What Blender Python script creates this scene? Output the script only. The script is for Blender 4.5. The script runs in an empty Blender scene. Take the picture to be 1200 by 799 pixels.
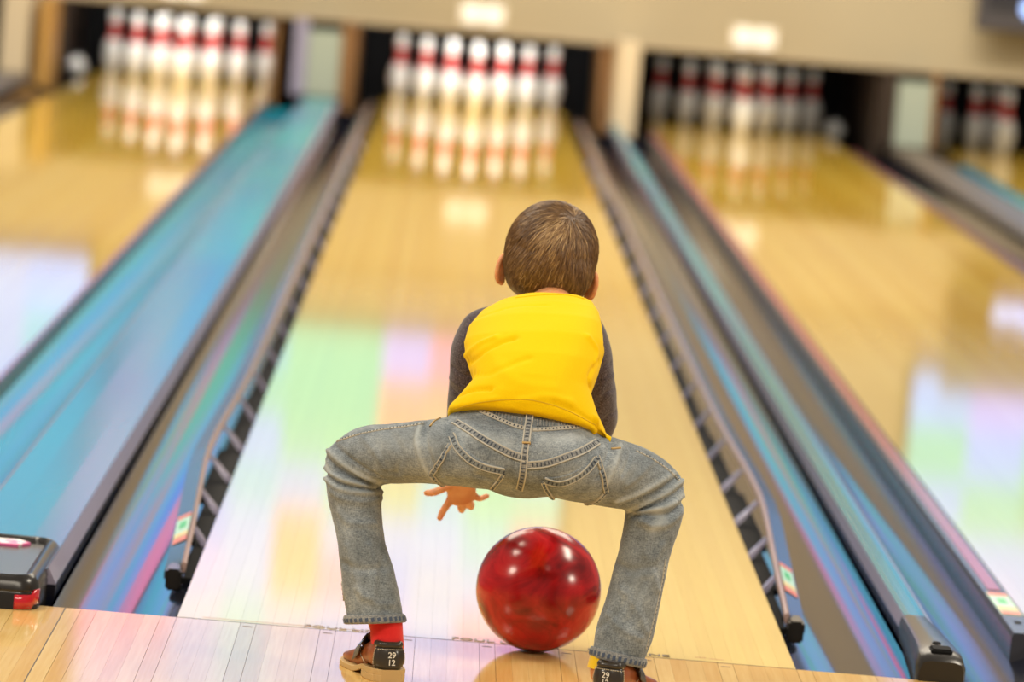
import bpy, bmesh, math, random
import numpy as np
from mathutils import Vector, Matrix
from mathutils.bvhtree import BVHTree
R = math.radians
C = bpy.context.scene.collection
random.seed(7); rng = np.random.default_rng(7)

# ---------------------------------------------------------------- camera
CAM = Vector((-0.14237, -7.51136, 1.28311)); YAW, PIT, ROL, FPX = 0.018645, -0.100821, 0.087323, 5188.4
fw = Vector((math.sin(YAW)*math.cos(PIT), math.cos(YAW)*math.cos(PIT), math.sin(PIT)))
r0 = fw.cross(Vector((0, 0, 1))).normalized(); u0 = r0.cross(fw)
cr = r0*math.cos(ROL) + u0*math.sin(ROL); cu = -r0*math.sin(ROL) + u0*math.cos(ROL)
cam = bpy.data.objects.new('camera', bpy.data.cameras.new('camera')); C.objects.link(cam)
cam.matrix_world = Matrix(((cr.x, cu.x, -fw.x, CAM.x), (cr.y, cu.y, -fw.y, CAM.y), (cr.z, cu.z, -fw.z, CAM.z), (0, 0, 0, 1)))
cam.data.sensor_width = 36; cam.data.lens = FPX*36/1200
cam.data.clip_start = .05; cam.data.clip_end = 100
cam.data.dof.use_dof = True; cam.data.dof.focus_distance = 7.14; cam.data.dof.aperture_fstop = 3.8
bpy.context.scene.camera = cam
# ---------------------------------------------------------------- world, lamps, exposure
W = bpy.data.worlds.new('world'); bpy.context.scene.world = W; W.use_nodes = True
W.node_tree.nodes['Background'].inputs[0].default_value = (1, .89, .74, 1)
W.node_tree.nodes['Background'].inputs[1].default_value = .22
vs = bpy.context.scene.view_settings
vs.view_transform = 'Standard'; vs.look = 'None'; vs.gamma = 1; vs.exposure = .31; vs.use_curve_mapping = False

def area(name, loc, target, sx, sy, watts, col=(1, .89, .72)):
    l = bpy.data.lights.new(name, 'AREA'); l.shape = 'RECTANGLE'; l.size = sx; l.size_y = sy; l.energy = watts; l.color = col
    o = bpy.data.objects.new(name, l); C.objects.link(o); o.location = loc
    o.rotation_euler = (Vector(target)-Vector(loc)).to_track_quat('-Z', 'Y').to_euler()
    return o
area('ceiling_lamp', (-1.8, .6, 3.1), (-.3, -.2, 0), 1.4, .5, 48)
area('ceiling_lamp', (2.1, .6, 3.0), (.3, -.2, 0), 1.4, .5, 48)
area('ceiling_lamp', (-4.2, -2.3, 3.0), (0, -.2, .3), .9, .7, 65)
area('ceiling_lamp', (5.4, -2.3, 2.7), (0, -.2, .3), .9, .7, 65)
area('ceiling_lamp', (0, -3.6, 3.6), (0, 0, .3), 2.6, .8, 70)
for y_, w_ in ((7.5, 150), (12.8, 150)):
    for x_ in (-2.2, 1.6): area('ceiling_lamp', (x_, y_, 4.4), (x_*.8, y_, 0), 3.6, 3.2, w_)
area('ceiling_lamp', (1.5, 13.5, 4.6), (2.2, 18, .6), 5, .8, 215)
PINW = {-1.72: 7, 0: 8.5, 1.565: 1.0, 3.285: .7}
for lx, pw in PINW.items():
    area('pin_lamp', (lx, 18.06, .575), (lx, 18.9, .15), 1.0, .06, pw, (1, .97, .93))
    area('pin_lamp', (lx, 18.42, .59), (lx, 19.3, .15), 1.0, .08, pw*.75, (1, .97, .93))  # extra lamp added to brighten the back rows, beside the front pin light

# ---------------------------------------------------------------- helpers
def un(px, py, Y):
    d = fw*FPX + cr*(px-600) + cu*(399.5-py)
    return CAM + d*((Y-CAM.y)/d.y)
def mpp(Y): return (Y-CAM.y)/FPX

def newmat(name, col=(.5, .5, .5), rough=.5, metal=0, spec=.5, coat=0, coat_rough=.05, sheen=0, emit=None, strength=0):
    m = bpy.data.materials.new(name); m.use_nodes = True
    b = m.node_tree.nodes['Principled BSDF']
    b.inputs['Base Color'].default_value = (*col, 1); b.inputs['Roughness'].default_value = rough
    b.inputs['Metallic'].default_value = metal; b.inputs['Specular IOR Level'].default_value = spec
    b.inputs['Coat Weight'].default_value = coat; b.inputs['Coat Roughness'].default_value = coat_rough
    b.inputs['Sheen Weight'].default_value = sheen
    if emit: b.inputs['Emission Color'].default_value = (*emit, 1); b.inputs['Emission Strength'].default_value = strength
    return m
class NT:
    def __init__(s, m): s.t = m.node_tree; s.n = s.t.nodes; s.b = s.n['Principled BSDF']
    def add(s, kind, **kw):
        n = s.n.new(kind)
        for k, v in kw.items():
            if k in ('operation', 'blend_type', 'data_type', 'attribute_name', 'noise_dimensions', 'wave_type', 'bands_direction'): setattr(n, k, v)
            else: n.inputs[k.replace('_', ' ')].default_value = v
        return n
    def link(s, a, b): s.t.links.new(a, b)
    def coord(s, scale=(1, 1, 1), kind='Object'):
        tc = s.n.new('ShaderNodeTexCoord'); mp = s.n.new('ShaderNodeMapping'); mp.inputs['Scale'].default_value = scale
        s.link(tc.outputs[kind], mp.inputs['Vector']); return mp.outputs[0]
    def noise(s, vec, scale, detail=3, rough=.5):
        n = s.add('ShaderNodeTexNoise', Scale=scale, Detail=detail, Roughness=rough); s.link(vec, n.inputs['Vector']); return n.outputs['Fac']
    def ramp(s, fac, stops):
        r = s.n.new('ShaderNodeValToRGB'); e = r.color_ramp.elements
        while len(e) < len(stops): e.new(.5)
        for el, (p, c) in zip(e, stops): el.position = p; el.color = (*c, 1)
        s.link(fac, r.inputs[0]); return r.outputs[0]
    def mix(s, fac, a, b, mode='MIX'):
        m = s.n.new('ShaderNodeMix'); m.data_type = 'RGBA'; m.blend_type = mode
        if isinstance(fac, (int, float)): m.inputs[0].default_value = fac
        else: s.link(fac, m.inputs[0])
        for v, i in ((a, 6), (b, 7)):
            if isinstance(v, tuple): m.inputs[i].default_value = (*v, 1)
            else: s.link(v, m.inputs[i])
        return m.outputs[2]
    def bump(s, h, strength=.3, dist=.001):
        b = s.add('ShaderNodeBump', Strength=strength, Distance=dist); s.link(h, b.inputs['Height']); s.link(b.outputs[0], s.b.inputs['Normal'])
    def base(s, c): s.link(c, s.b.inputs['Base Color'])

M = {}
def m_wood(name, c1, c2, c3, rough, spec=.5, maple=None):
    m = newmat(name, rough=rough, spec=spec); t = NT(m)
    oi = t.n.new('ShaderNodeObjectInfo')
    col = t.ramp(oi.outputs['Random'], [(0, c1), (.5, c2), (1, c3)])
    add = t.n.new('ShaderNodeVectorMath'); add.operation = 'ADD'
    sc = t.n.new('ShaderNodeVectorMath'); sc.operation = 'SCALE'; sc.inputs[3].default_value = 9
    t.link(oi.outputs['Location'], sc.inputs[0]); t.link(t.coord((1, .03, 1)), add.inputs[0]); t.link(sc.outputs[0], add.inputs[1])
    g = t.noise(add.outputs[0], 140, 4, .6)
    g2 = t.noise(add.outputs[0], 9, 2, .5)
    col = t.mix(t.ramp(g, [(.35, (0, 0, 0)), (.7, (1, 1, 1))]), t.mix(1, col, (.9, .83, .72), 'MULTIPLY'), col)
    col = t.mix(t.ramp(g2, [(.5, (0, 0, 0)), (.8, (.45, .45, .45))]), col, (.62, .36, .12))
    if maple:                      # pale maple boards near the foul line run into golden pine further down
        tc = t.n.new('ShaderNodeTexCoord'); sx = t.n.new('ShaderNodeSeparateXYZ'); t.link(tc.outputs['Object'], sx.inputs[0])
        mr = t.n.new('ShaderNodeMapRange'); mr.inputs[1].default_value = 5.2; mr.inputs[2].default_value = 7.2; t.link(sx.outputs['Y'], mr.inputs[0])
        col = t.mix(mr.outputs[0], t.mix(.6, col, maple), col)
    t.base(col); return m
M['lane'] = m_wood('lane_wood', (.73, .46, .05), (.79, .53, .07), (.82, .58, .11), .058, maple=(.92, .77, .37))
M['approach'] = m_wood('approach_wood', (.74, .46, .15), (.80, .55, .21), (.86, .63, .28), .09)
M['joint'] = newmat('brown_joint', (.40, .26, .11), .6)
M['seam'] = newmat('dark_seam', (.05, .035, .02), .6)
M['black'] = newmat('black_plastic', (.018, .016, .015), .25)
M['matte_black'] = newmat('matte_black', (.012, .012, .013), .8, spec=.2)
M['gutter'] = newmat('gutter_plastic', (.006, .008, .018), .12, spec=.36)
t = NT(M['gutter']); t.bump(t.noise(t.coord((1, .25, 1)), 45, 3), .03, .001)
M['divider'] = newmat('divider_teal_plastic', (.01, .30, .46), .2, spec=.3)
t = NT(M['divider']); t.base(t.ramp(t.noise(t.coord((1, .12, 1)), 3.0, 2), [(.35, (.0, .19, .34)), (.65, (.0, .31, .36))]))
M['side_gutter'] = M['divider']
M['slope'] = newmat('divider_edge_lavender', (.34, .32, .46), .25, spec=.6)
M['rail_reflect'] = newmat('salmon_reflection', (.50, .10, .12), .2, spec=.7)  # pink reflected along the low rail tops, put into the colour
M['rail'] = newmat('rail_plastic', (.06, .06, .075), .22, spec=.6)
M['rail_bead'] = newmat('rail_bead', (.44, .30, .27), .3)
M['cream'] = newmat('cream_paint', (.70, .58, .40), .55)
M['tan'] = newmat('tan_mask', (.60, .47, .29), .5)
t = NT(M['tan']); t.base(t.ramp(t.noise(t.coord(), .8, 2), [(.3, (.40, .335, .22)), (.7, (.46, .395, .27))]))
M['brown'] = newmat('brown_board', (.30, .15, .05), .5)
M['panel'] = newmat('pale_aqua_panel', (.40, .46, .39), .4)
M['dark_brown'] = newmat('dark_brown_board', (.035, .02, .012), .6)
M['greybrown'] = newmat('grey_brown_cover', (.12, .095, .075), .4)
M['white_sign'] = newmat('white_sign', (.9, .88, .82), .4, emit=(1, .92, .78), strength=.25)
M['pin'] = newmat('pin_white', (.86, .86, .82), .22, coat=.5)
M['red'] = newmat('pin_red', (.62, .02, .02), .3)
M['skin'] = newmat('skin', (.74, .36, .19), .5); b = M['skin'].node_tree.nodes['Principled BSDF']
b.inputs['Subsurface Weight'].default_value = .25; b.inputs['Subsurface Radius'].default_value = (.01, .004, .002); b.inputs['Subsurface Scale'].default_value = .5
t = NT(M['skin']); t.base(t.ramp(t.noise(t.coord(), 30, 3), [(.35, (.68, .26, .10)), (.65, (.76, .36, .17))]))
M['yellow'] = newmat('yellow_jersey', (.88, .60, 0), .8, spec=.1, sheen=.05)
t = NT(M['yellow']); n_ = t.noise(t.coord(), 900, 2); t.base(t.ramp(n_, [(.3, (.82, .53, .0)), (.7, (.92, .60, .0))])); t.bump(n_, .15, .0004)
M['charcoal'] = newmat('charcoal_jersey', (.07, .06, .075), .9, spec=.15, sheen=.3)
t = NT(M['charcoal']); n_ = t.noise(t.coord(), 420, 3, .7); t.base(t.ramp(n_, [(.35, (.035, .03, .04)), (.5, (.075, .06, .075)), (.72, (.19, .16, .18))])); t.bump(n_, .25, .0006)
def m_denim(name, lo, mid, hi):
    m = newmat(name, (.3, .34, .37), .85, spec=.2, sheen=.2); t = NT(m); v = t.coord()
    w1 = t.noise(t.coord((1, 1, .25)), 620, 2, .8); w2 = t.noise(t.coord((.25, .25, 1)), 620, 2, .8)
    wm = t.n.new('ShaderNodeMath'); wm.operation = 'ADD'; t.link(w1, wm.inputs[0]); t.link(w2, wm.inputs[1])
    hf = t.n.new('ShaderNodeMath'); hf.operation = 'MULTIPLY'; hf.inputs[1].default_value = .5; t.link(wm.outputs[0], hf.inputs[0])
    big = t.noise(v, 22, 5, .62)
    c = t.ramp(big, [(.32, lo), (.5, mid), (.68, hi)])
    c = t.mix(t.ramp(hf.outputs[0], [(.40, (.8, .8, .8)), (.62, (0, 0, 0))]), c, t.mix(1, c, (.28, .31, .37), 'MULTIPLY'))
    at = t.n.new('ShaderNodeAttribute'); at.attribute_name = 'wear'
    c = t.mix(at.outputs['Fac'], c, (.56, .60, .60))
    t.base(c); t.bump(hf.outputs[0], .35, .0007); return m
M['denim'] = m_denim('faded_denim', (.20, .235, .26), (.30, .34, .365), (.43, .48, .51))
M['denim_dark'] = m_denim('dark_denim', (.04, .055, .09), (.09, .11, .14), (.16, .17, .18))
M['denim_light'] = m_denim('pale_denim', (.24, .26, .27), (.36, .37, .37), (.46, .46, .44))
M['thread'] = newmat('gold_thread', (.50, .33, .12), .6)
M['ridge'] = newmat('pale_seam_ridge', (.50, .48, .42), .8)
M['sock_red'] = newmat('red_sock', (.78, .012, .01), .8, sheen=.2)
M['sock_yellow'] = newmat('yellow_sock', (.85, .55, 0), .8, sheen=.2)
M['leather'] = newmat('brown_leather', (.36, .095, .03), .35, coat=.3)
t = NT(M['leather']); t.base(t.ramp(t.noise(t.coord(), 40, 4), [(.3, (.26, .06, .02)), (.7, (.46, .14, .045))]))
M['dark_leather'] = newmat('dark_leather', (.035, .028, .022), .3, coat=.3)
M['sole'] = newmat('tan_sole', (.62, .42, .18), .6)
M['white'] = newmat('white_print', (.85, .82, .75), .5)
M['stitch'] = newmat('cream_stitch', (.60, .52, .36), .6)
M['hair'] = newmat('hair', (.2, .1, .04), .42)
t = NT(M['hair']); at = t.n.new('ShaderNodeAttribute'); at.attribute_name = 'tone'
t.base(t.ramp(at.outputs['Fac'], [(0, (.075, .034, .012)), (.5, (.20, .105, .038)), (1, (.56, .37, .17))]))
M['eye'] = newmat('eye', (.8, .8, .78), .1)
M['ball'] = newmat('red_marbled_resin', (.5, .01, .01), .21, spec=.6)
t = NT(M['ball']); v = t.coord()
n1 = t.add('ShaderNodeTexNoise', Scale=9, Detail=5, Roughness=.6, Distortion=1.6); t.link(v, n1.inputs['Vector'])
t.base(t.ramp(n1.outputs['Fac'], [(.30, (.10, .0, .002)), (.45, (.30, .001, .004)), (.58, (.52, .004, .008)), (.75, (.60, .03, .02))]))
M['reflector'] = newmat('red_reflector', (.6, .005, .02), .12, coat=1)
M['ink_worn'] = newmat('worn_ink', (.30, .24, .22), .5)
M['ink'] = newmat('worn_dark_ink', (.10, .07, .05), .6)

def setprops(o, label=None, category=None, group=None, kind=None):
    for k, v in (('label', label), ('category', category), ('group', group), ('kind', kind)):
        if v: o[k] = v
def adopt(o, parent):
    if parent is not None:
        o.parent = parent
        if parent.type == 'EMPTY' and not parent.get('_local'): o.matrix_parent_inverse = Matrix.Translation(-parent.location)
def mesh_obj(name, bm_or_me, mat, parent=None, smooth=True, loc=None, local=False, **props):
    if isinstance(bm_or_me, bmesh.types.BMesh):
        me = bpy.data.meshes.new(name); bmesh.ops.recalc_face_normals(bm_or_me, faces=bm_or_me.faces); bm_or_me.to_mesh(me); bm_or_me.free()
    else: me = bm_or_me
    if mat is not None and not me.materials: me.materials.append(mat)
    if smooth:
        me.polygons.foreach_set('use_smooth', [True]*len(me.polygons)); me.update()
        if len(me.vertices) < 9000: me.set_sharp_from_angle(angle=R(38))
    o = bpy.data.objects.new(name, me); C.objects.link(o)
    if loc is not None: o.location = loc
    if parent is not None:
        if local: o.parent = parent
        else: adopt(o, parent)
    setprops(o, **props); return o
def empty(name, loc=(0, 0, 0), **props):
    o = bpy.data.objects.new(name, None); C.objects.link(o); o.location = loc; o.empty_display_size = .05; setprops(o, **props); return o
def box(bm, x0, x1, y0, y1, z0, z1, bev=0):
    r = bmesh.ops.create_cube(bm, size=1); vs_ = r['verts']
    for v in vs_: v.co = Vector(((x0+x1)/2+v.co.x*(x1-x0), (y0+y1)/2+v.co.y*(y1-y0), (z0+z1)/2+v.co.z*(z1-z0)))
    if bev: bmesh.ops.bevel(bm, geom=list({e for v in vs_ for e in v.link_edges}), offset=bev, segments=2, affect='EDGES')
def boxm(*a, bev=0):
    bm = bmesh.new(); box(bm, *a, bev=bev); return bm
def cr_interp(P, sub):
    P = np.array(P, float); n = len(P); out = []
    for i in range(n-1):
        p0, p1, p2, p3 = P[max(i-1, 0)], P[i], P[i+1], P[min(i+2, n-1)]
        for k in range(sub):
            t = k/sub
            out.append(.5*((2*p1)+(-p0+p2)*t+(2*p0-5*p1+4*p2-p3)*t*t+(-p0+3*p1-3*p2+p3)*t**3))
    out.append(P[-1]); return np.array(out)
def loft(bm, rings, cap=True, closed=True):
    vr = [[bm.verts.new(p) for p in r] for r in rings]; n = len(vr[0])
    for a, b in zip(vr[:-1], vr[1:]):
        for i in range(n if closed else n-1):
            j = (i+1) % n; bm.faces.new((a[i], a[j], b[j], b[i]))
    if cap and closed:
        for r in (vr[0], vr[-1]):
            c = bm.verts.new(sum((v.co for v in r), Vector())/n)
            for i in range(n): bm.faces.new((r[i], r[(i+1) % n], c))
    return vr
def sweep(bm, ctrl, n=20, sub=5, cap=True, bias=Vector((0, 1, 0)), round_end=True):
    """ctrl rows: x,y,z,ra,rb ; elliptical tube"""
    c = cr_interp(ctrl, sub); rings = []
    for i in range(len(c)):
        p = Vector(c[i][:3]); t = Vector(c[min(i+1, len(c)-1)][:3])-Vector(c[max(i-1, 0)][:3]); t.normalize()
        B = bias - t*bias.dot(t)
        if B.length < .15: B = Vector((0, 0, 1))-t*t.z
        B.normalize(); A = t.cross(B)
        rings.append([p+A*(c[i][3]*math.cos(a))+B*(c[i][4]*math.sin(a)) for a in np.linspace(0, 2*math.pi, n, endpoint=False)])
    if round_end:
        def endr(ring, p, t, rr):
            return [[p+t*rr*s+(v-p)*k for v in ring] for s, k in ((.45, .88), (.75, .6), (.93, .28))]
        t0 = (Vector(c[0][:3])-Vector(c[1][:3])).normalized(); t1 = (Vector(c[-1][:3])-Vector(c[-2][:3])).normalized()
        r_0 = endr(rings[0], Vector(c[0][:3]), t0, min(c[0][3], c[0][4])); r_1 = endr(rings[-1], Vector(c[-1][:3]), t1, min(c[-1][3], c[-1][4]))
        rings = r_0[::-1]+rings+r_1
    loft(bm, rings, cap)
def P5(px, py, Y, rpx, rb=None):
    p = un(px, py, Y); r = rpx*mpp(Y); return (p.x, p.y, p.z, r, r if rb is None else rb)
def ellipsoid(bm, c, rx, ry, rz, rot=None, seg=24):
    m = Matrix.Translation(c) @ (rot.to_4x4() if rot else Matrix.Identity(4)) @ Matrix.Diagonal((rx, ry, rz, 1))
    bmesh.ops.create_uvsphere(bm, u_segments=seg, v_segments=seg//2+2, radius=1, matrix=m)
def remesh(bm, voxel, smooth_it=4, factor=.5):
    bmesh.ops.recalc_face_normals(bm, faces=bm.faces)
    me = bpy.data.meshes.new('tmp'); bm.to_mesh(me); bm.free()
    o = bpy.data.objects.new('tmp', me); C.objects.link(o)
    mo = o.modifiers.new('r', 'REMESH'); mo.mode = 'VOXEL'; mo.voxel_size = voxel; mo.use_smooth_shade = True
    if smooth_it:
        s = o.modifiers.new('s', 'SMOOTH'); s.iterations = smooth_it; s.factor = factor
    dg = bpy.context.evaluated_depsgraph_get(); dg.update()
    out = bpy.data.meshes.new_from_object(o.evaluated_get(dg)); bpy.data.objects.remove(o); bpy.data.meshes.remove(me)
    out.materials.clear(); return out
def coords(me):
    a = np.empty(len(me.vertices)*3); me.vertices.foreach_get('co', a); return a.reshape(-1, 3)
def normals(me):
    a = np.empty(len(me.vertices)*3); me.vertex_normals.foreach_get('vector', a); return a.reshape(-1, 3)
def set_coords(me, co): me.vertices.foreach_set('co', co.ravel()); me.update()
def bvh_of(me):
    return BVHTree.FromPolygons([v.co for v in me.vertices], [tuple(p.vertices) for p in me.polygons])
def cast(bvh, px, py):
    d = (fw*FPX + cr*(px-600) + cu*(399.5-py)).normalized(); h = bvh.ray_cast(CAM, d)
    return (h[0], h[1]) if h[0] is not None else (None, None)
def dist_to(co, pts):
    """distance from each vertex to a sampled line"""
    best = np.full(len(co), 9.)
    lo, hi = pts.min(0)-.06, pts.max(0)+.06
    sel = np.where(((co > lo) & (co < hi)).all(1))[0]
    if len(sel): best[sel] = np.sqrt(((co[sel][:, None]-pts[None])**2).sum(2)).min(1)
    return best
def surf_line(bvh, poly, step=2.0):
    """points of the surface along a line drawn through control points"""
    pl = cr_interp(poly, 8); seg = []
    for a, b in zip(pl[:-1], pl[1:]):
        k = max(1, int(np.hypot(*(b-a))/step))
        for i in range(k): seg.append(a+(b-a)*i/k)
    seg.append(pl[-1]); out = []
    for q in seg:
        p, n = cast(bvh, *q)
        if p is not None: out.append((p, n))
    return out
def folds(me, lines):
    co = coords(me); no = normals(me); bvh = bvh_of(me); d = np.zeros(len(co))
    for poly, amp, wid in lines:
        s = surf_line(bvh, poly, 3)
        if not s: continue
        pts = np.array([p[:] for p, _ in s]); k = len(pts)
        dd = dist_to(co, pts); d += amp*np.exp(-(dd/wid)**2)
    set_coords(me, co+no*d[:, None]); return me
def wear_attr(me, fn):
    a = me.attributes.new('wear', 'FLOAT', 'POINT'); a.data.foreach_set('value', np.clip(fn(coords(me), normals(me)), 0, 1).astype(np.float32))
def noise3(co, scale, seed=0):
    """cheap smooth pseudo noise, sum of sines"""
    r = np.random.default_rng(seed); out = np.zeros(len(co))
    for i in range(10):
        k = r.normal(size=3); k /= np.linalg.norm(k); out += np.sin(co@k*scale*r.uniform(.6, 1.6)+r.uniform(0, 6.28))
    return out/5
def ribbon(bm, line, width, height, crown=0):
    """strip laid on the surface"""
    rows = []
    for i, (p, n) in enumerate(line):
        a = line[max(i-1, 0)][0]; b = line[min(i+1, len(line)-1)][0]; t = (b-a).normalized()
        s = n.cross(t)
        if s.length < 1e-4: continue
        s.normalize(); w = width/2
        rows.append([p-s*w-n*.001, p-s*w*.92+n*height, p+n*(height+crown), p+s*w*.92+n*height, p+s*w-n*.001])
    if len(rows) > 1:
        vr = [[bm.verts.new(q) for q in r] for r in rows]
        for a, b in zip(vr[:-1], vr[1:]):
            for i in range(4): bm.faces.new((a[i], a[i+1], b[i+1], b[i]))
def dashes(bm, line, off, length, gap, wid, h):
    acc = 0; 
    for i in range(1, len(line)):
        p0, n0 = line[i-1]; p1, n1 = line[i]; L = (p1-p0).length
        acc += L
        if acc >= length+gap and L > 1e-6:
            acc = 0; t = (p1-p0).normalized(); s = n1.cross(t).normalized(); c = p1+s*off+n1*h
            q = [c-t*length/2-s*wid/2, c+t*length/2-s*wid/2, c+t*length/2+s*wid/2, c-t*length/2+s*wid/2]
            top = [v+n1*.0006 for v in q]
            vb = [bm.verts.new(v) for v in q]; vt = [bm.verts.new(v) for v in top]
            bm.faces.new(vt)
            for k in range(4): bm.faces.new((vb[k], vb[(k+1) % 4], vt[(k+1) % 4], vt[k]))
def text_mesh(body, size, depth=.0006):
    cu_ = bpy.data.curves.new('t', 'FONT'); cu_.body = body; cu_.size = size; cu_.extrude = depth; cu_.align_x = 'CENTER'; cu_.align_y = 'CENTER'
    cu_.offset = size*.012
    o = bpy.data.objects.new('t', cu_); C.objects.link(o); dg = bpy.context.evaluated_depsgraph_get(); dg.update()
    me = bpy.data.meshes.new_from_object(o.evaluated_get(dg)); bpy.data.objects.remove(o); me.materials.clear(); return me

# ================================================================ SETTING
HB = .5334; BW = 2*HB/39
mesh_obj('subfloor', boxm(-7, 7, -6, 21.5, -.16, -.12), M['matte_black'], kind='structure', smooth=False)
# approach: floor with planks
fl = mesh_obj('floor', boxm(-4.5, 4.5, -5.5, -.006, -.10, -.0255), M['joint'], kind='structure', smooth=False)
pm = bpy.data.meshes.new('plank'); bm = boxm(-BW/2+.00008, BW/2-.00008, -2.6, -.003, -.025, 0); bm.to_mesh(pm); bm.free(); pm.materials.append(M['approach'])
for i in range(-64, 65):
    gap = 0
    o = bpy.data.objects.new('plank', pm); C.objects.link(o); o.location = (i*BW, 0, 0); o.parent = fl
    if i % 5 == 0: o.scale.x = .965
mesh_obj('back_planks', boxm(-1.76, 1.76, -5.4, -2.602, -.025, 0), M['approach'], parent=fl, kind='stuff', smooth=False)
for s in (-1, 1): mesh_obj('side_planks', boxm(*sorted((s*1.765, s*4.4)), -5.4, -.003, -.025, 0), M['approach'], parent=fl, kind='stuff', smooth=False)
seam = mesh_obj('panel_seam', boxm(-.7257, -.7239, -2.6, -.004, -.001, .0004), M['seam'], parent=fl, smooth=False)
tm_ = bmesh.new()
for k in range(-15, 16, 5):
    box(tm_, k*BW-.008, k*BW+.008, -.0385, -.0345, -.001, .0004)
mesh_obj('approach_marks', tm_, M['ink'], parent=fl, smooth=False, kind='stuff')

LX = {'left': -1.72, 'centre': 0, 'right': 1.565, 'far right': 3.285}
LANE_LABEL = {'left': 'wooden lane left of the boy, beside the wide teal divider, with bright pins',
 'centre': 'wooden middle lane with the boy at its foul line',
 'right': 'wooden lane to the right of the narrow divider, ending at dimly lit pins',
 'far right': 'sliver of wooden lane at the right edge beyond the grey-brown divider'}
bmsh = bpy.data.meshes.new('board'); bm = boxm(-BW/2+.00008, BW/2-.00008, .003, 19.25, -.025, 0); bm.to_mesh(bmsh); bm.free(); bmsh.materials.append(M['lane'])
for nm, lx in LX.items():
    lane = empty('bowling_lane', (lx, 0, 0), label=LANE_LABEL[nm], category='bowling lane')
    mesh_obj('lane_base', boxm(-HB, HB, .002, 19.25, -.12, -.0255), M['joint'], parent=lane, local=True, smooth=False)
    for i in range(39):
        o = bpy.data.objects.new('board', bmsh); C.objects.link(o); o.location = ((i-19)*BW, 0, 0); o.parent = lane
    if nm == 'centre':
        centre = lane
        bm = bmesh.new()
        # printed words, worn, three times along the line
        for k, wx in enumerate((-.245, .01, .245)):
            me = text_mesh('FOUL LINE', .030)
            mesh_obj('foul_line_text', me, M['ink' if k == 2 else 'ink_worn'], parent=lane, local=True, smooth=False, loc=(wx, .020, .0002))
        bm.free(); wm_ = newmat('worn_mark', (.45, .2, .12), .6)
        for xa, xb, yy in ((-.49, -.30, .018), (-.26, -.20, .02), (.36, .38, .035), (.385, .41, .03)):
            mesh_obj('worn_mark', boxm(xa, xb, yy, yy+.002, -.001, .0003), wm_, parent=lane, local=True, smooth=False)
        mesh_obj('foul_line', boxm(-HB, HB, .0002, .0028, -.02, -.0002), M['seam'], parent=lane, local=True, smooth=False)

# profile extrusions along the lanes
def extrude_profile(prof, y0, y1, ysteps=1, path=None):
    bm = bmesh.new(); rings = []
    for k in range(ysteps+1):
        y = y0+(y1-y0)*k/ysteps; dx, dz, sc = path(y) if path else (0, 0, 1)
        rings.append([Vector((x*sc+dx, y, z*sc+dz)) for x, z in prof])
    loft(bm, rings); return bm
def gutter(x0, x1, label, mat, depth=.058):
    n = 22; top = []
    for k in range(n+1):
        u = k/n; a = -1+2*u
        top.append((x0+(x1-x0)*u, -.014-depth*math.sqrt(max(0, 1-(a*.95)**2))+depth*.31))
    prof = [(x0, -.006)]+top+[(x1, -.006), (x1, -.11), (x0, -.11)]
    return mesh_obj('gutter', extrude_profile(prof, .002, 17.24), mat, label=label, category='gutter', group='gutters')
GL = [(-.753, -HB-.0005, 'dark glossy gutter directly left of the middle lane', 'gutter'),
      (-1.186, -.967, 'teal gutter along the right edge of the left lane', 'side_gutter'),
      (HB+.0005, .7525, 'dark glossy gutter directly right of the middle lane', 'gutter'),
      (.8125, 1.031, 'dark glossy gutter left of the right lane, beyond the narrow divider', 'gutter'),
      (2.099, 2.318, 'dark gutter along the right edge of the right lane', 'gutter'),
      (2.532, 2.751, 'blue gutter left of the lane at the right edge', 'side_gutter'),
      (-2.473, -2.254, 'dark gutter along the left edge of the left lane', 'gutter')]
for x0, x1, lb, mt in GL: gutter(x0, x1, lb, M[mt])

def divider(x0, x1, h, label, mat, slope_mat, e=.018):
    d = empty('gutter_divider', ((x0+x1)/2, 0, 0), label=label, category='lane divider')
    w = (x1-x0)/2-.001
    mesh_obj('top_cover', extrude_profile([(-w+e, h), (-w*.3, h+.002), (w*.3, h+.002), (w-e, h), (w-e, -.1), (-w+e, -.1)], .12, 17.24), mat, parent=d, local=True, smooth=False)
    for s in (-1, 1):
        p = [(s*(w-e+.0005), h), (s*(w-e+.003), h+.003), (s*(w-.001), h*.45), (s*(w-.001), h*.40), (s*(w-e+.0005), h*.40)]
        mesh_obj('edge_trim', extrude_profile(p, .12, 17.24), slope_mat, parent=d, local=True, smooth=False)
        p = [(s*(w-e+.0005), h*.39), (s*(w-.001), h*.39), (s*w, -.1), (s*(w-e+.0005), -.1)]
        mesh_obj('side_wall', extrude_profile(p, .12, 17.24), M['gutter'], parent=d, local=True, smooth=False)
    return d
d1 = divider(-.967, -.753, .045, 'broad teal divider between the left and middle lanes with a black end cap', M['divider'], M['slope'])
d2 = divider(.7525, .8125, .036, 'narrow glossy divider between the middle and right lanes with a black end cap', M['divider'], M['slope'], .009)
d3 = divider(2.318, 2.532, .045, 'grey-brown divider right of the right lane, by the pale aqua panel', M['greybrown'], M['greybrown'])

divider(-2.69, -2.4745, .045, 'grey-brown divider at the far left beside the left lane', M['greybrown'], M['greybrown'])
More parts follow.
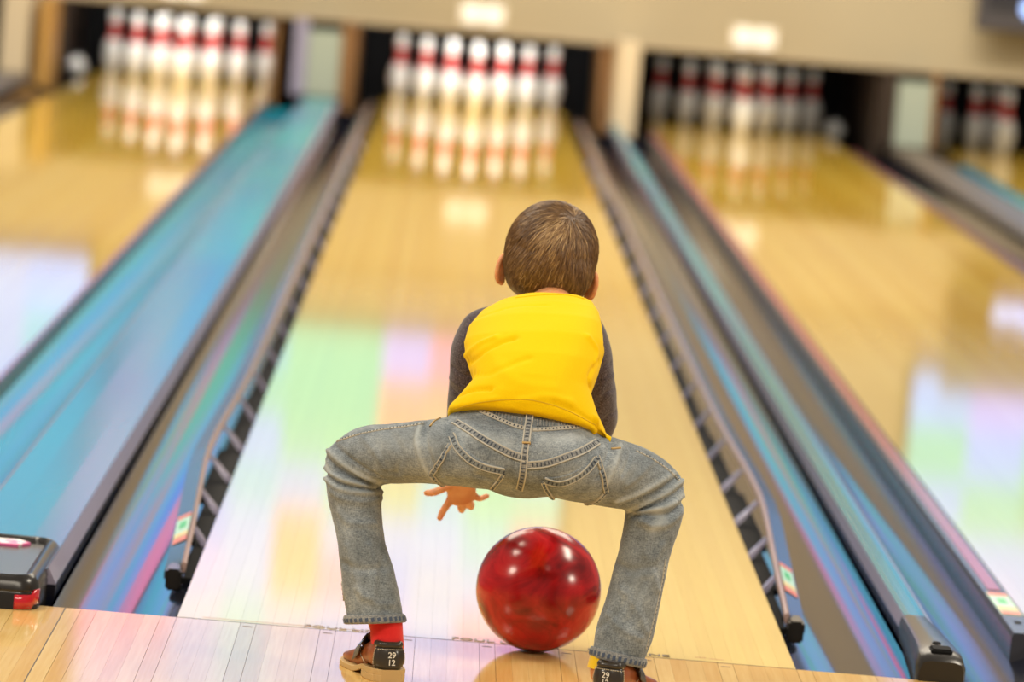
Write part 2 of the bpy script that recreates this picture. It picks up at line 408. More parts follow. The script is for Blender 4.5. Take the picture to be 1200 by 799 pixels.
# near end cap of the broad divider: rounded black moulding with a dished top
def rrect(w, l, r, n=6):
    pts = []
    for cx, cy, a0 in ((w-r, l-r, 0), (-w+r, l-r, 90), (-w+r, -l+r, 180), (w-r, -l+r, 270)):
        for k in range(n+1):
            a = R(a0+90*k/n); pts.append((cx+r*math.cos(a), cy+r*math.sin(a)))
    return pts
def cap_part(parent, cx, cy, w, l, h, r, ytop):
    rings = []
    for (dw, z, dy) in ((0, -.02, 0), (0, h*.45, 0), (.002, h*.52, 0), (.0005, h*.58, 0), (.004, h*.8, 0), (.010, h*.93, .0), (.016, h, 0), (.026, h-.004, .004), (.030, h-.010, .006)):
        pr = rrect(w-dw, l-dw, max(r-dw*.5, .006)); rings.append([Vector((cx+x, cy+y+dy, z)) for x, y in pr])
    bm = bmesh.new(); loft(bm, rings); return mesh_obj('end_cap', bm, M['black'], parent=parent, local=True)
cap1 = cap_part(d1, -.008, .17, .099, .235, .058, .04, 0)
bm = bmesh.new(); hexp = [(-.05, -.0), (-.03, -.018), (.03, -.02), (.052, 0), (.03, .02), (-.03, .018)]
vsx = [bm.verts.new((x-.015, y*1.6+.345, .0525)) for x, y in hexp]; bm.faces.new(vsx)
bmesh.ops.extrude_face_region(bm, geom=bm.faces[:]); 
for v in bm.verts[:6]: v.co.z -= .006
m_ = newmat('pink_white_sticker', (.9, .3, .5), .4); t = NT(m_); t.base(t.ramp(t.noise(t.coord(), 45, 1), [(.42, (.9, .85, .88)), (.5, (.85, .15, .4))]))
mesh_obj('sticker', bm, m_, parent=cap1, local=True, smooth=False)
bm = bmesh.new()
rings = []
for z in (.001, .012, .026):
    pr = rrect(.0995, .2355, .04, 8)[27:36]
    rings.append([Vector((x*1.004-.008, .17+y*1.002, z+(.008 if i > 4 else 0))) for i, (x, y) in enumerate(pr)])
loft(bm, rings, closed=False); so = mesh_obj('reflector', bm, M['reflector'], parent=cap1, local=True); so.modifiers.new('s', 'SOLIDIFY').thickness = .003
bm = bmesh.new(); ellipsoid(bm, Vector((-.04, .10, .051)), .014, .009, .004); mesh_obj('knob', bm, M['matte_black'], parent=cap1, local=True)
# near end cap of the narrow divider
rings = []
for y, w, h in ((.46, .028, .039), (.34, .030, .043), (.2, .034, .047), (.1, .038, .049), (.04, .042, .048), (0.0, .042, .044), (-.012, .038, .036)):
    rings.append([Vector((x, y, z)) for x, z in ((-w, -.05), (-w, h*.55), (-w*.86, h*.9), (-w*.55, h), (w*.55, h), (w*.86, h*.9), (w, h*.55), (w, -.05))])
bm = bmesh.new(); loft(bm, rings); cap2 = mesh_obj('end_cap', bm, M['black'], parent=d2, local=True)
mesh_obj('cap_socket', boxm(-.018, .02, .015, .06, .044, .053, bev=.003), M['matte_black'], parent=cap2, local=True)
bm = bmesh.new(); ellipsoid(bm, Vector((0, .10, .0495)), .008, .010, .003); mesh_obj('screw', bm, M['matte_black'], parent=cap2, local=True)

# bumper rails
M['stk1'] = newmat('sticker_mint', (.55, .85, .72), .4); M['stk2'] = newmat('sticker_red', (.85, .25, .2), .4); M['stk3'] = newmat('sticker_yellow', (.85, .7, .35), .4); M['stk4'] = newmat('sticker_green', (.1, .6, .25), .4)
def bumper(side, lx, label):
    s = side; r = empty('bumper_rail', (lx+s*HB, 0, 0), label=label, category='bumper', group='bumper rails')
    def path(y):
        k = max(0, min(1, (y-.55)/1.3)); k2 = math.exp(-((y-2.0)/.9)**2)
        return (s*(.018+.022*k+.016*k2), -.016+.040*k**.7, 1)
    ys = 40
    def yy(i): return .55+(17.2-.55)*(i/ys)**2.2
    def ext(prof, mat, name, **k):
        rings = []
        for i in range(ys+1):
            y = yy(i); dx, dz, _ = path(y); rings.append([Vector((s*x+dx, y, z+dz)) for x, z in prof])
        bm = bmesh.new(); loft(bm, rings); return mesh_obj(name, bm, mat, parent=r, local=True, smooth=False, **k)
    ext([(0, .022), (.005, .026), (.009, .022), (.008, .006), (.001, .006)], M['rail_bead'], 'rail_edge')
    ext([(.0092, .020), (.040, .004), (.040, -.010), (.0092, .004)], M['rail'], 'rail_cover')
    for k in range(18):
        y = .95+.42*k+.02*k*k
        if y > 16.5: break
        dx, dz, _ = path(y)
        bm = bmesh.new(); rings = []
        for yo in (0, .022):
            rings.append([Vector((q[0], y+yo+q[2], q[1])) for q in ((s*.002, -.016, 0), (dx+s*.002, dz+.006, .05), (dx+s*.010, dz+.006, .05), (s*.012, -.024, 0))])
        loft(bm, rings); mesh_obj('bracket', bm, M['slope'], parent=r, local=True, smooth=False)
    ext([(-s*.0, -.030), (.010, -.030), (.010, -.034), (-s*.0, -.034)], M['matte_black'], 'gap_shade') if False else None
    for k in range(12):
        ya, yb = .56+(17.2-.56)*(k/12)**2, .56+(17.2-.56)*((k+1)/12)**2
        xx = path((ya+yb)/2)[0]
        mesh_obj('gap_shade', boxm(*sorted((s*.001, xx+s*.004)), ya, yb, -.034, -.022), M['matte_black'], parent=r, local=True, smooth=False)  # black strip stands in for the shade in the gap under the rail
    bm = boxm(-.014, .014, -.05, .03, -.02, .02, bev=.004)
    dx, dz, _ = path(.55)
    mesh_obj('end_bracket', bm, M['black'], parent=r, local=True, loc=(dx+s*.02, .55, dz-.002))
    # sticker near the end
    dx, dz, _ = path(1.0)
    stk = bmesh.new()
    def quad(b, y0, y1, u0=0, u1=1, lift=0):
        rr = []
        for y in (y0, y1):
            ddx, ddz, _ = path(y)
            for u in (u0, u1):
                rr.append(b.verts.new((s*(.011+.026*u)+ddx, y, .0195-.0145*u+ddz+.0012+lift)))
        b.faces.new((rr[0], rr[1], rr[3], rr[2]))
    quad(stk, .78, 1.08); st = mesh_obj('sticker', stk, M['stk1'], parent=r, local=True, smooth=False)
    for y0, y1, u0, u1, mt in ((1.04, 1.079, 0, 1, 'stk2'), (.78, .83, 0, 1, 'stk2'), (.835, .88, 0, 1, 'stk3'), (.93, 1.0, .25, .75, 'stk4')):
        b2 = bmesh.new(); quad(b2, y0, y1, u0, u1, .0006); mesh_obj('sticker_print', b2, M[mt], parent=st, local=True, smooth=False)
    return r
bumper(-1, 0, 'raised bumper rail on the left side of the middle lane, sticker near its end')
bumper(1, 0, 'raised bumper rail on the right side of the middle lane, sticker near its end')
def low_bumper(x, label, w=.026):
    r = empty('bumper_rail', (x, 0, 0), label=label, category='bumper', group='bumper rails')
    mesh_obj('rail_cover', extrude_profile([(-w, -.002), (-w+.004, .008), (w-.004, .008), (w, -.002), (w, -.05), (-w, -.05)], .55, 17.2), M['rail'], parent=r, local=True, smooth=False)
    mesh_obj('reflection_strip', boxm(-w*.42, w*.55, 1.06, 17.2, .0075, .0095), M['rail_reflect'], parent=r, local=True, smooth=False)  # strip coloured to stand for the pink reflection
    st = mesh_obj('sticker', boxm(-w+.006, w-.006, .76, 1.02, .0075, .0092), M['stk1'], parent=r, local=True, smooth=False)
    for y0, y1, a, mt in ((.98, 1.018, 1, 'stk2'), (.762, .80, 1, 'stk2'), (.81, .85, 1, 'stk3'), (.89, .95, .45, 'stk4')):
        mesh_obj('sticker_print', boxm(-(w-.008)*a, (w-.008)*a, y0, y1, .009, .0098), M[mt], parent=st, local=True, smooth=False)
    mesh_obj('screw_hole', boxm(-.006, .006, .66, .69, .0075, .0087), M['matte_black'], parent=r, local=True, smooth=False)
    return r
low_bumper(1.000, 'lowered bumper rail along the left side of the right lane, mint sticker at its end')
low_bumper(-1.172, 'lowered bumper rail along the right side of the left lane', .012)
low_bumper(2.12, 'lowered bumper rail along the right side of the right lane', .014)

# ---------------------------------------------------------------- pin end
MY = 18.0
mask = mesh_obj('wall_back', boxm(-6.5, 6.5, MY-.04, MY, .47, .95), M['tan'], kind='structure', smooth=False)
mesh_obj('wall_upper', boxm(-6.5, 6.5, MY-.05, MY, .951, 4.9), newmat('upper_tan', (.34, .27, .18), .6), kind='structure', smooth=False)
mesh_obj('trim_1', boxm(-6.5, 6.5, MY-.055, MY+.002, .455, .475), newmat('mask_lip', (.45, .36, .24), .5), kind='structure', smooth=False)
mesh_obj('pit_curtain', boxm(-6.5, 6.5, 20.2, 20.25, -.12, 1.2), M['matte_black'], kind='structure', smooth=False)
mesh_obj('ceiling_pit', boxm(-6.5, 6.5, MY+.002, 20.2, .60, .62), M['matte_black'], kind='structure', smooth=False)
kick = ((-2.47, .06, 'left of the left lane'), (-1.165, .03, 'right of the left lane'), (-.742, .04, 'left of the middle lane'), (.755, .05, 'right of the middle lane'), (2.33, .05, 'right of the right lane'), (2.66, .04, 'left of the far right lane'))
for x, w, lb in kick:
    k_ = mesh_obj('kickback_wall', boxm(x-w/2, x+w/2, MY+.003, 20.1, -.1, .58), M['dark_brown' if x > 2 or x < -2 else 'brown'], label='brown board wall of the pin pit '+lb, category='pit wall', smooth=False)
def post(x, y0, w, lb):
    mesh_obj('cream_post', boxm(x-w/2, x+w/2, y0, MY-.06, -.1, .50, bev=.006), M['cream'], label=lb, category='post')
post(.835, 17.3, .125, 'cream post between the middle and right pin decks')
post(-2.60, 17.3, .15, 'cream post at the far left beside the left pin deck')
mesh_obj('brown_panel', boxm(-2.475, -2.405, 17.4, 17.9, -.1, .46), newmat('orange_brown_board', (.50, .28, .07), .5), label='orange-brown board between the far left post and the left pins', category='panel', smooth=False)
def aqua(x0, x1, lb, wd, mt):
    p_ = mesh_obj('division_panel', boxm(x0, x1, 17.75, 17.9, .03, .40, bev=.006), M['panel'], label=lb, category='panel')
    for s, xx in ((-1, x0), (1, x1)): mesh_obj('side_strip', boxm(xx-wd if s < 0 else xx+.001, xx-.001 if s < 0 else xx+.028, 17.74, 17.9, .03, .46), M['brown' if s > 0 else mt], parent=p_, smooth=False)
aqua(-.975, -.785, 'pale grey-green panel between the left and middle pin decks', .08, 'slope')
aqua(2.40, 2.60, 'pale aqua panel beyond the grey-brown divider on the right', .07, 'dark_brown')

# number signs
def sign(x, txt, lb):
    s_ = mesh_obj('lane_sign', boxm(x-.135, x+.135, MY-.065, MY-.056, .50, .635, bev=.004), newmat('sign_plate', (.78, .70, .54), .5), label=lb, category='sign')
    for dx in (-.06, .06):
        bm = bmesh.new(); bmesh.ops.create_cone(bm, cap_ends=True, segments=28, radius1=.062, radius2=.062, depth=.01, matrix=Matrix.Translation((x+dx, MY-.072, .568)) @ Matrix.Rotation(R(90), 4, 'X'))
        mesh_obj('number_disc', bm, M['white_sign'], parent=s_, smooth=False)
sign(-.0, '', 'white blurred two-digit sign above the middle pins')
sign(1.565, '', 'white blurred two-digit sign above the right pins')
sign(-1.72, '', 'white sign above the left pins')
# monitor at upper right
mo_ = mesh_obj('monitor', boxm(2.80, 3.9, 17.70, 17.78, .735, 1.35, bev=.008), newmat('monitor_case', (.07, .065, .075), .4), label='dark wall monitor showing pale blue light at the upper right corner', category='monitor')
mesh_obj('monitor_screen', boxm(2.85, 3.85, 17.693, 17.699, .85, 1.31), newmat('monitor_dark', (.03, .03, .04), .3), parent=mo_, smooth=False)
bm = bmesh.new()
for x_, z_, r_ in ((3.10, .875, .05), (3.19, .87, .05), (3.27, .90, .05)):
    bmesh.ops.create_cone(bm, cap_ends=True, segments=24, radius1=r_, radius2=r_, depth=.006, matrix=Matrix.Translation((x_, 17.688, z_)) @ Matrix.Rotation(R(90), 4, 'X'))
mesh_obj('screen_glow', bm, newmat('screen_blue', (.2, .3, .8), .4, emit=(.40, .58, 1), strength=1.6), parent=mo_, smooth=False)

# big video screens above the pin mask (seen mirrored in the lanes)
def screen(x0, x1, z0, z1, cells, label, strength=1.5):
    s_ = mesh_obj('video_screen', boxm(x0-.04, x1+.04, 17.86, 17.93, z0-.04, z1+.04, bev=.01), M['black'], label=label, category='screen', group='video screens above the pins')
    nx, nz = len(cells[0]), len(cells); bm = bmesh.new()
    lay = bm.loops.layers.float_color.new('pic')
    V = [[bm.verts.new((x0+(x1-x0)*i/nx, 17.855, z0+(z1-z0)*j/nz)) for i in range(nx+1)] for j in range(nz+1)]
    for j in range(nz):
        for i in range(nx):
            f = bm.faces.new((V[j][i], V[j][i+1], V[j+1][i+1], V[j+1][i])); c = cells[j][i]
            for l in f.loops: l[lay] = (*c, 1)
    m = newmat('picture', (0, 0, 0), .4); t = NT(m); at = t.n.new('ShaderNodeAttribute'); at.attribute_name = 'pic'
    t.link(t.mix(.22, at.outputs['Color'], (.26, .44, .78)), t.b.inputs['Emission Color']); t.b.inputs['Emission Strength'].default_value = strength
    mesh_obj('picture', bm, m, parent=s_, smooth=False)
G = (.07, .62, .30); g = (.05, .48, .16); T = (.02, .52, .72); B = (.05, .30, 1.0); w = (.20, .44, 1); K = (.75, .14, .34); L = (.42, .36, 1); O = (.75, .28, .06); Y_ = (.32, .50, .10)
v = (.26, .44, .85); S = (1.35, .16, .34)
# rows from the bottom up
screen(-2.04, .69, 1.30, 3.95, [
 [T, T, T, T, G, G, L, K, w, T],
 [T, T, B, G, G, G, O, O, G, T],
 [B, T, B, w, G, G, O, Y_, G, w],
 [S, S, B, T, w, G, Y_, T, G, G],
 [S, S, B, w, O, v, w, w, T, K],
 [S, S, L, w, O, K, B, v, w, K],
 [S, K, v, T, v, w, L, w, K, S],
 [v, v, w, T, v, w, w, L, L, v],
 [w, v, v, w, v, v, w, v, v, L],
 [v, w, v, w, v, v, w, v, L, v]], 'wide video wall of pastel tiles above the middle pins')
screen(-4.9, -2.13, 1.02, 2.9, [
 [v, w, v, w, L, w, v, w], [B, w, w, v, w, w, v, T], [w, g, w, w, G, w, w, T], [T, G, w, g, G, T, T, T], [T, T, G, T, T, T, T, T], [B, T, B, T, B, T, T, B]], 'video wall of pale tiles above the left pins')
screen(2.66, 5.4, 1.27, 3.1, [
 [w, L, w, w, w, w, L, w], [G, w, G, w, w, g, w, w], [w, G, g, w, G, w, w, w], [G, w, w, G, w, w, L, w], [w, L, w, L, w, w, w, w], [L, w, L, w, w, L, w, w]], 'video wall of green and white tiles above the right-hand lane')

# ================================================================ PINS
PROF = [(0, .0255), (.006, .0275), (.019, .0359), (.0572, .0497), (.0857, .0561), (.1143, .0605), (.1492, .0580), (.1842, .0472), (.2130, .0353), (.2384, .0249), (.254, .0233), (.2730, .0241), (.2984, .0284), (.3207, .0309), (.3429, .0323), (.3600, .0300), (.3720, .0225), (.3785, .0130), (.381, .0)]
pr = cr_interp(PROF, 3)
def lathe(profile, seg=20):
    bm = bmesh.new(); rings = [[Vector((r_*math.cos(a), r_*math.sin(a), z_)) for a in np.linspace(0, 2*math.pi, seg, endpoint=False)] for z_, r_ in profile if r_ > .0005]
    loft(bm, rings); me = bpy.data.meshes.new('lathe'); bmesh.ops.recalc_face_normals(bm, faces=bm.faces); bm.to_mesh(me); bm.free()
    me.polygons.foreach_set('use_smooth', [True]*len(me.polygons)); return me
pin_me = lathe(pr); pin_me.materials.append(M['pin'])
def band_me(z0, z1):
    zz = np.linspace(z0, z1, 6); rr = np.interp(zz, pr[:, 0], pr[:, 1])+.0006
    me = lathe(list(zip(zz, rr))); me.materials.append(M['red']); return me
b1, b2_ = band_me(.200, .243), band_me(.251, .300)
S3 = .1524; DR = .264
POS = {1: (0, 0, 'head pin at the front'), 2: (-S3, DR, 'left pin of the second row'), 3: (S3, DR, 'right pin of the second row'),
 4: (-2*S3, 2*DR, 'left pin of the third row'), 5: (0, 2*DR, 'middle pin of the third row'), 6: (2*S3, 2*DR, 'right pin of the third row'),
 7: (-3*S3, 3*DR, 'leftmost pin of the back row'), 8: (-S3, 3*DR, 'inner left pin of the back row'), 9: (S3, 3*DR, 'inner right pin of the back row'), 10: (3*S3, 3*DR, 'rightmost pin of the back row')}
WHERE = {'left': 'in the bright rack on the left lane', 'centre': 'in the bright rack on the middle lane', 'right': 'in the dim rack on the right lane', 'far right': 'in the dim rack at the right edge'}
for nm, lx in LX.items():
    for k, (dx, dy, lb) in POS.items():
        if nm == 'far right' and k not in (7, 4, 8, 2): continue
        o = bpy.data.objects.new('bowling_pin', pin_me); C.objects.link(o); o.location = (lx+dx, 18.29+dy, 0)
        o.rotation_euler.z = random.random()*6
        setprops(o, 'white '+lb+' '+WHERE[nm], 'bowling pin', 'bowling pins '+WHERE[nm])
        for bmh in (b1, b2_):
            c = bpy.data.objects.new('neck_band', bmh); C.objects.link(c); c.parent = o
for x, y, lb in ((-2.36, 18.6, 'white pin lying in the gutter left of the left rack'), (2.166, 18.75, 'dim pin lying in the gutter right of the right rack')):
    o = bpy.data.objects.new('bowling_pin', pin_me); C.objects.link(o); o.location = (x, y, .036); o.rotation_euler = (R(-90), 0, R(4)); setprops(o, lb, 'bowling pin')
    for bmh in (b1, b2_):
        c = bpy.data.objects.new('neck_band', bmh); C.objects.link(c); c.parent = o

# ================================================================ BALL
bm = bmesh.new(); bmesh.ops.create_icosphere(bm, subdivisions=6, radius=.1068)
ball = mesh_obj('bowling_ball', bm, M['ball'], label='glossy red marbled bowling ball on the foul line between the boy\'s feet', category='bowling ball', loc=(.079, -.038, .1068))
ball.rotation_euler = (R(20), R(40), R(75))

# ================================================================ BOY
boy = empty('person', (.06, -.42, 0), label='small boy bent over with legs wide, in yellow top and faded jeans', category='person')

# ---- jeans
def leg_rows(rows): return [P5(*r) for r in rows]
bm = bmesh.new()
# left of picture
sweep(bm, leg_rows([(440, 727, -.40, 33, .047), (436, 700, -.395, 33, .047), (430.5, 670, -.385, 31.5, .045), (424, 640, -.375, 30, .045), (419, 607, -.36, 30, .046), (415, 578, -.35, 32, .05), (413, 556, -.345, 32, .05)]), round_end=False)
sweep(bm, leg_rows([(412, 541, -.34, 32, .048), (432, 534, -.355, 36, .052), (462, 531.5, -.385, 36, .055), (502, 529, -.425, 38, .06), (545, 529, -.46, 42, .066), (585, 531, -.47, 44, .07)]))
# right of picture
sweep(bm, leg_rows([(723, 772, -.405, 31, .047), (731.5, 742, -.40, 34.5, .047), (741, 707, -.39, 31.5, .046), (748.5, 675, -.38, 31, .045), (756, 645, -.37, 31.5, .046), (764, 612, -.36, 34, .05), (768, 588, -.35, 35, .05)]), round_end=False)
sweep(bm, leg_rows([(771, 573, -.345, 31.5, .048), (750, 563, -.36, 37.5, .053), (722, 555.5, -.39, 40.5, .058), (690, 548, -.425, 42.5, .062), (655, 541, -.46, 43.5, .068), (620, 535, -.47, 44, .07)]))
# seat and waist
sweep(bm, leg_rows([(612, 541, -.455, 80, .060), (614, 525, -.445, 93, .072), (617, 505, -.42, 93, .072), (620, 488, -.39, 80, .066), (623, 476, -.35, 64, .060)]), n=36)
ellipsoid(bm, un(570, 531, -.475), .060, .062, .0560); ellipsoid(bm, un(652, 540, -.475), .060, .062, .0550)
jm = remesh(bm, .0036, 9, .6)
co = coords(jm); no = normals(jm)
lowleg = np.clip((.34-co[:, 2])/.1, 0, 1)
set_coords(jm, co+no*(noise3(co*[1, 1, .7], 70, 3)*.0018*(.4+lowleg)+noise3(co, 150, 5)*.0006)[:, None])
F = []
for q in (([(384, 527), (400, 542), (422, 556), (446, 566)], .0045, .0045), ([(379, 541), (390, 556), (414, 566), (440, 571)], .005, .0048), ([(381, 560), (398, 572), (425, 577), (446, 576)], .0042, .0045),
          ([(392, 522), (412, 539), (432, 552), (450, 562)], -.0045, .004), ([(381, 534), (395, 549), (418, 561), (444, 569)], -.0055, .0035), ([(380, 551), (394, 565), (420, 572), (445, 573)], -.0055, .0035),
          ([(388, 575), (400, 583), (425, 588), (448, 583)], .003, .006),
          ([(500, 494), (498, 515), (505, 540), (516, 556)], -.0038, .0045), ([(493, 496), (488, 515), (496, 545), (508, 562)], .0032, .005), ([(523, 492), (527, 510), (520, 530)], -.003, .004),
          ([(800, 562), (780, 578), (755, 590), (736, 598)], .0048, .0046), ([(803, 578), (785, 592), (760, 598), (738, 600)], .0046, .0045), ([(795, 551), (770, 567), (745, 580), (722, 588)], .0038, .0048),
          ([(801, 570), (782, 585), (758, 594), (737, 600)], -.0058, .0034), ([(797, 557), (775, 573), (750, 585), (728, 594)], -.005, .0036), ([(800, 590), (785, 602), (762, 604), (742, 604)], -.0055, .0036),
          ([(798, 600), (785, 612), (770, 616), (750, 612)], .0040, .006), ([(752, 606), (762, 620), (756, 650)], .0030, .006),
          ([(716, 516), (712, 535), (700, 560)], -.0035, .004), ([(728, 520), (722, 540), (712, 566)], .003, .005), ([(740, 527), (737, 540), (730, 556)], -.0025, .004),
          ([(407, 640), (415, 670), (425, 700)], .0025, .006), ([(450, 650), (446, 690), (452, 715)], -.0025, .006), ([(418, 690), (440, 706), (462, 708)], .002, .006),
          ([(728, 690), (745, 712), (757, 740)], .003, .006), ([(755, 680), (748, 700), (738, 728)], -.003, .006), ([(712, 720), (730, 738), (752, 748)], .0025, .006)):
    F.append(q)
F += [([(398, 600), (410, 612), (440, 614)], .0028, .006), ([(402, 660), (425, 668), (455, 664)], -.0028, .006), ([(434, 640), (440, 665), (436, 700)], .003, .007), ([(775, 640), (765, 665), (770, 690)], .0032, .007), ([(722, 660), (740, 668), (765, 664)], -.0028, .007), ([(700, 735), (720, 722), (735, 700)], -.003, .006), ([(455, 505), (470, 530), (465, 555)], -.002, .007), ([(690, 512), (698, 520), (705, 535)], -.003, .004), ([(560, 556), (580, 562), (600, 566)], -.0018, .005), ([(425, 512), (440, 530), (450, 548)], .0022, .006), ([(765, 540), (750, 556), (735, 568)], .0026, .006)]
F = [(a_, b_*1.25, c_) for a_, b_, c_ in F]
folds(jm, F); jb = bvh_of(jm)
cj = coords(jm)
worn = [q[0] for q in F if q[1] > 0 and q[2] < .0055] 
wl = np.zeros(len(cj))
for poly in worn:
    s = surf_line(jb, poly, 3)
    if s: wl += .55*np.exp(-(dist_to(cj, np.array([p[:] for p, _ in s]))/.004)**2)
for poly, a, wd in (([(705, 640), (740, 660), (752, 700)], .16, .02), ([(545, 505), (570, 512), (595, 520)], .35, .012), ([(640, 515), (670, 512), (695, 508)], .35, .012), ([(440, 520), (480, 518), (505, 525)], .2, .02), ([(670, 560), (700, 560), (740, 560)], .18, .02), ([(400, 600), (412, 650), (420, 700)], .15, .008), ([(770, 600), (775, 610), (765, 620)], .5, .010)):
    s = surf_line(jb, poly, 3)
    if s: wl += a*np.exp(-(dist_to(cj, np.array([p[:] for p, _ in s]))/wd)**2)
wear_attr(jm, lambda c, n: wl)
jeans = mesh_obj('jeans', jm, M['denim'], parent=boy)

def strip(name, poly, width, height, mat, crown=0, edges=None, stitches=True, puck=True):
    ln = surf_line(jb, poly, 1.4); bm = bmesh.new(); ribbon(bm, ln, width, height, crown); o = mesh_obj(name, bm, mat, parent=jeans)
    if edges:
        bm = bmesh.new()
        for sgn in (-1, 1):
            l2 = []
            for i, (p, n) in enumerate(ln):
                a = ln[max(i-1, 0)][0]; b = ln[min(i+1, len(ln)-1)][0]; s = n.cross((b-a)).normalized(); l2.append((p+s*sgn*width*.5+n*height*.4, n))
            ribbon(bm, l2, edges, height*.9, .0003)
        mesh_obj('seam_ridge', bm, M['ridge'], parent=o)
    if puck:
        bm = bmesh.new(); dashes(bm, ln, 0, .0021, .0034, width*.55, height+crown*.7); mesh_obj('pucker', bm, M['denim_dark'], parent=o, kind='stuff')
    return o, ln
# yoke seams, centre seam, belt loop, waistband
strip('yoke_seam', [(533, 494), (548, 503), (565, 514), (585, 525), (602, 533), (616, 537)], .0105, .0016, M['denim_light'], .0006, .0022)
strip('yoke_seam', [(618, 545), (640, 543), (662, 536), (682, 528), (700, 518)], .0105, .0016, M['denim_light'], .0006, .0022)
strip('centre_seam', [(615, 533), (614, 545), (612, 560), (609, 573)], .0100, .0018, M['denim_light'], .0006, .0020)
strip('waistband_seam', [(563, 481), (582, 490), (598, 497), (614, 502)], .0055, .0016, M['ridge'], .0008, .0015)
strip('waistband_seam', [(624, 504), (645, 503), (668, 501), (690, 499)], .0055, .0016, M['ridge'], .0008, .0015)
lp, _ = strip('belt_loop', [(621.5, 478), (620, 492), (618, 508), (616.5, 519)], .0105, .0038, M['denim_light'], .0008, .0022)
strip('belt_loop_lower', [(617, 517), (615.5, 527), (614.5, 536)], .0090, .0022, M['denim_light'], .0006, .0020)
ln = surf_line(jb, [(612.5, 519.5), (622, 520)], 1.2); bm = bmesh.new(); ribbon(bm, ln, .0028, .0052); mesh_obj('bar_tack', bm, M['thread'], parent=lp)
# denim puckers of the waistband
bm = bmesh.new()
for x in np.linspace(578, 612, 10):
    y = 481+(x-578)*.28; l_ = surf_line(jb, [(x, y), (x-1.2, y+8)], 1.5)
    if len(l_) > 1: ribbon(bm, l_, .0026, .0016, .0008)
for x in np.linspace(630, 690, 18):
    y = 491+(x-630)*.02; l_ = surf_line(jb, [(x, y), (x-.6, y+9)], 1.5)
    if len(l_) > 1: ribbon(bm, l_, .0024, .0014, .0008)
mesh_obj('waistband_gathers', bm, M['denim_light'], parent=jeans, kind='stuff')
# pockets: raised patches with seam bands
def pocket(corners, name='back_pocket'):
    A, Bc, Cc, D = [np.array(c, float) for c in corners]      # top-left, top-right, bottom-right, bottom-left
    n = 18; bm = bmesh.new(); grid = []
    for j in range(n+1):
        row = []
        for i in range(n+1):
            u, v = i/n, j/n
            top = A*(1-u)+Bc*u + np.array((0, pocket.sag*math.sin(math.pi*u))); bot = D*(1-u)+Cc*u
            q = top*(1-v)+bot*v; p, nn = cast(jb, *q)
            edge = min(u, 1-u, v, 1-v)
            row.append(bm.verts.new(p+nn*(.0015 if edge > 0 else -.0008)) if p is not None else None)
        grid.append(row)
    for j in range(n):
        for i in range(n):
            f = (grid[j][i], grid[j][i+1], grid[j+1][i+1], grid[j+1][i])
            if all(f): bm.faces.new(f)
    return mesh_obj(name, bm, M['denim'], parent=jeans)
pocket.sag = 6
pk1 = pocket([(531, 511), (592, 551), (580, 571), (504, 556)])
pocket.sag = 8
pk2 = pocket([(635, 559), (699, 533), (711, 577), (650, 583)])
def pk_edge(pk, poly, w=.0100):
    ln = surf_line(jb, poly, 1.4); bm = bmesh.new(); ribbon(bm, ln, w, .0030, .0005); o = mesh_obj('pocket_hem', bm, M['denim'], parent=pk)
    bm = bmesh.new()
    for sgn in (-1, 1):
        l2 = []
        for i, (p, n) in enumerate(ln):
            a = ln[max(i-1, 0)][0]; b = ln[min(i+1, len(ln)-1)][0]; s = n.cross((b-a)).normalized(); l2.append((p+s*sgn*w*.5, n))
        ribbon(bm, l2, .0018, .0032, .0004)
    mesh_obj('pocket_ridge', bm, M['ridge'], parent=pk)
    bm = bmesh.new(); dashes(bm, ln, 0, .0024, .0032, w*.5, .0034); mesh_obj('pocket_pucker', bm, M['denim_dark'], parent=pk, kind='stuff')
pk_edge(pk1, [(530, 510), (536, 524), (550, 538), (568, 547), (590, 552)]); pk_edge(pk1, [(528, 521), (518, 538), (506, 555)], .007); pk_edge(pk1, [(505, 556), (516, 566), (531, 571.5)], .006); pk_edge(pk1, [(589, 555), (583, 564), (577, 571)], .006)
pk_edge(pk2, [(637, 562), (655, 566), (672, 561), (688, 550), (698, 538)]); pk_edge(pk2, [(699, 534), (706, 556), (710, 576)], .007); pk_edge(pk2, [(636, 564), (641, 574), (648, 583)], .0055); pk_edge(pk2, [(708, 578), (698, 587), (684, 590)], .0055)
# outer leg seams and small front-pocket tacks
strip('side_seam', [(395, 517), (420, 509), (450, 503), (480, 499), (496, 496)], .0035, .0012, M['ridge'], .0006, None, puck=True)
strip('side_seam', [(745, 528), (765, 538), (785, 552), (797, 564)], .0035, .0012, M['ridge'], .0006, None, puck=True)
strip('leg_seam', [(391, 630), (396, 655), (402, 690), (404, 715)], .003, .0012, M['ridge'], .0005, None)
strip('leg_seam', [(780, 655), (774, 690), (766, 725), (757, 760)], .003, .0012, M['ridge'], .0005, None)
for pl in ([(504, 500), (509, 494), (516, 490)], [(716, 526), (727, 525)]):
    ln = surf_line(jb, pl, 1.2); bm = bmesh.new(); ribbon(bm, ln, .0028, .002); mesh_obj('rivet_tack', bm, M['thread'], parent=jeans)
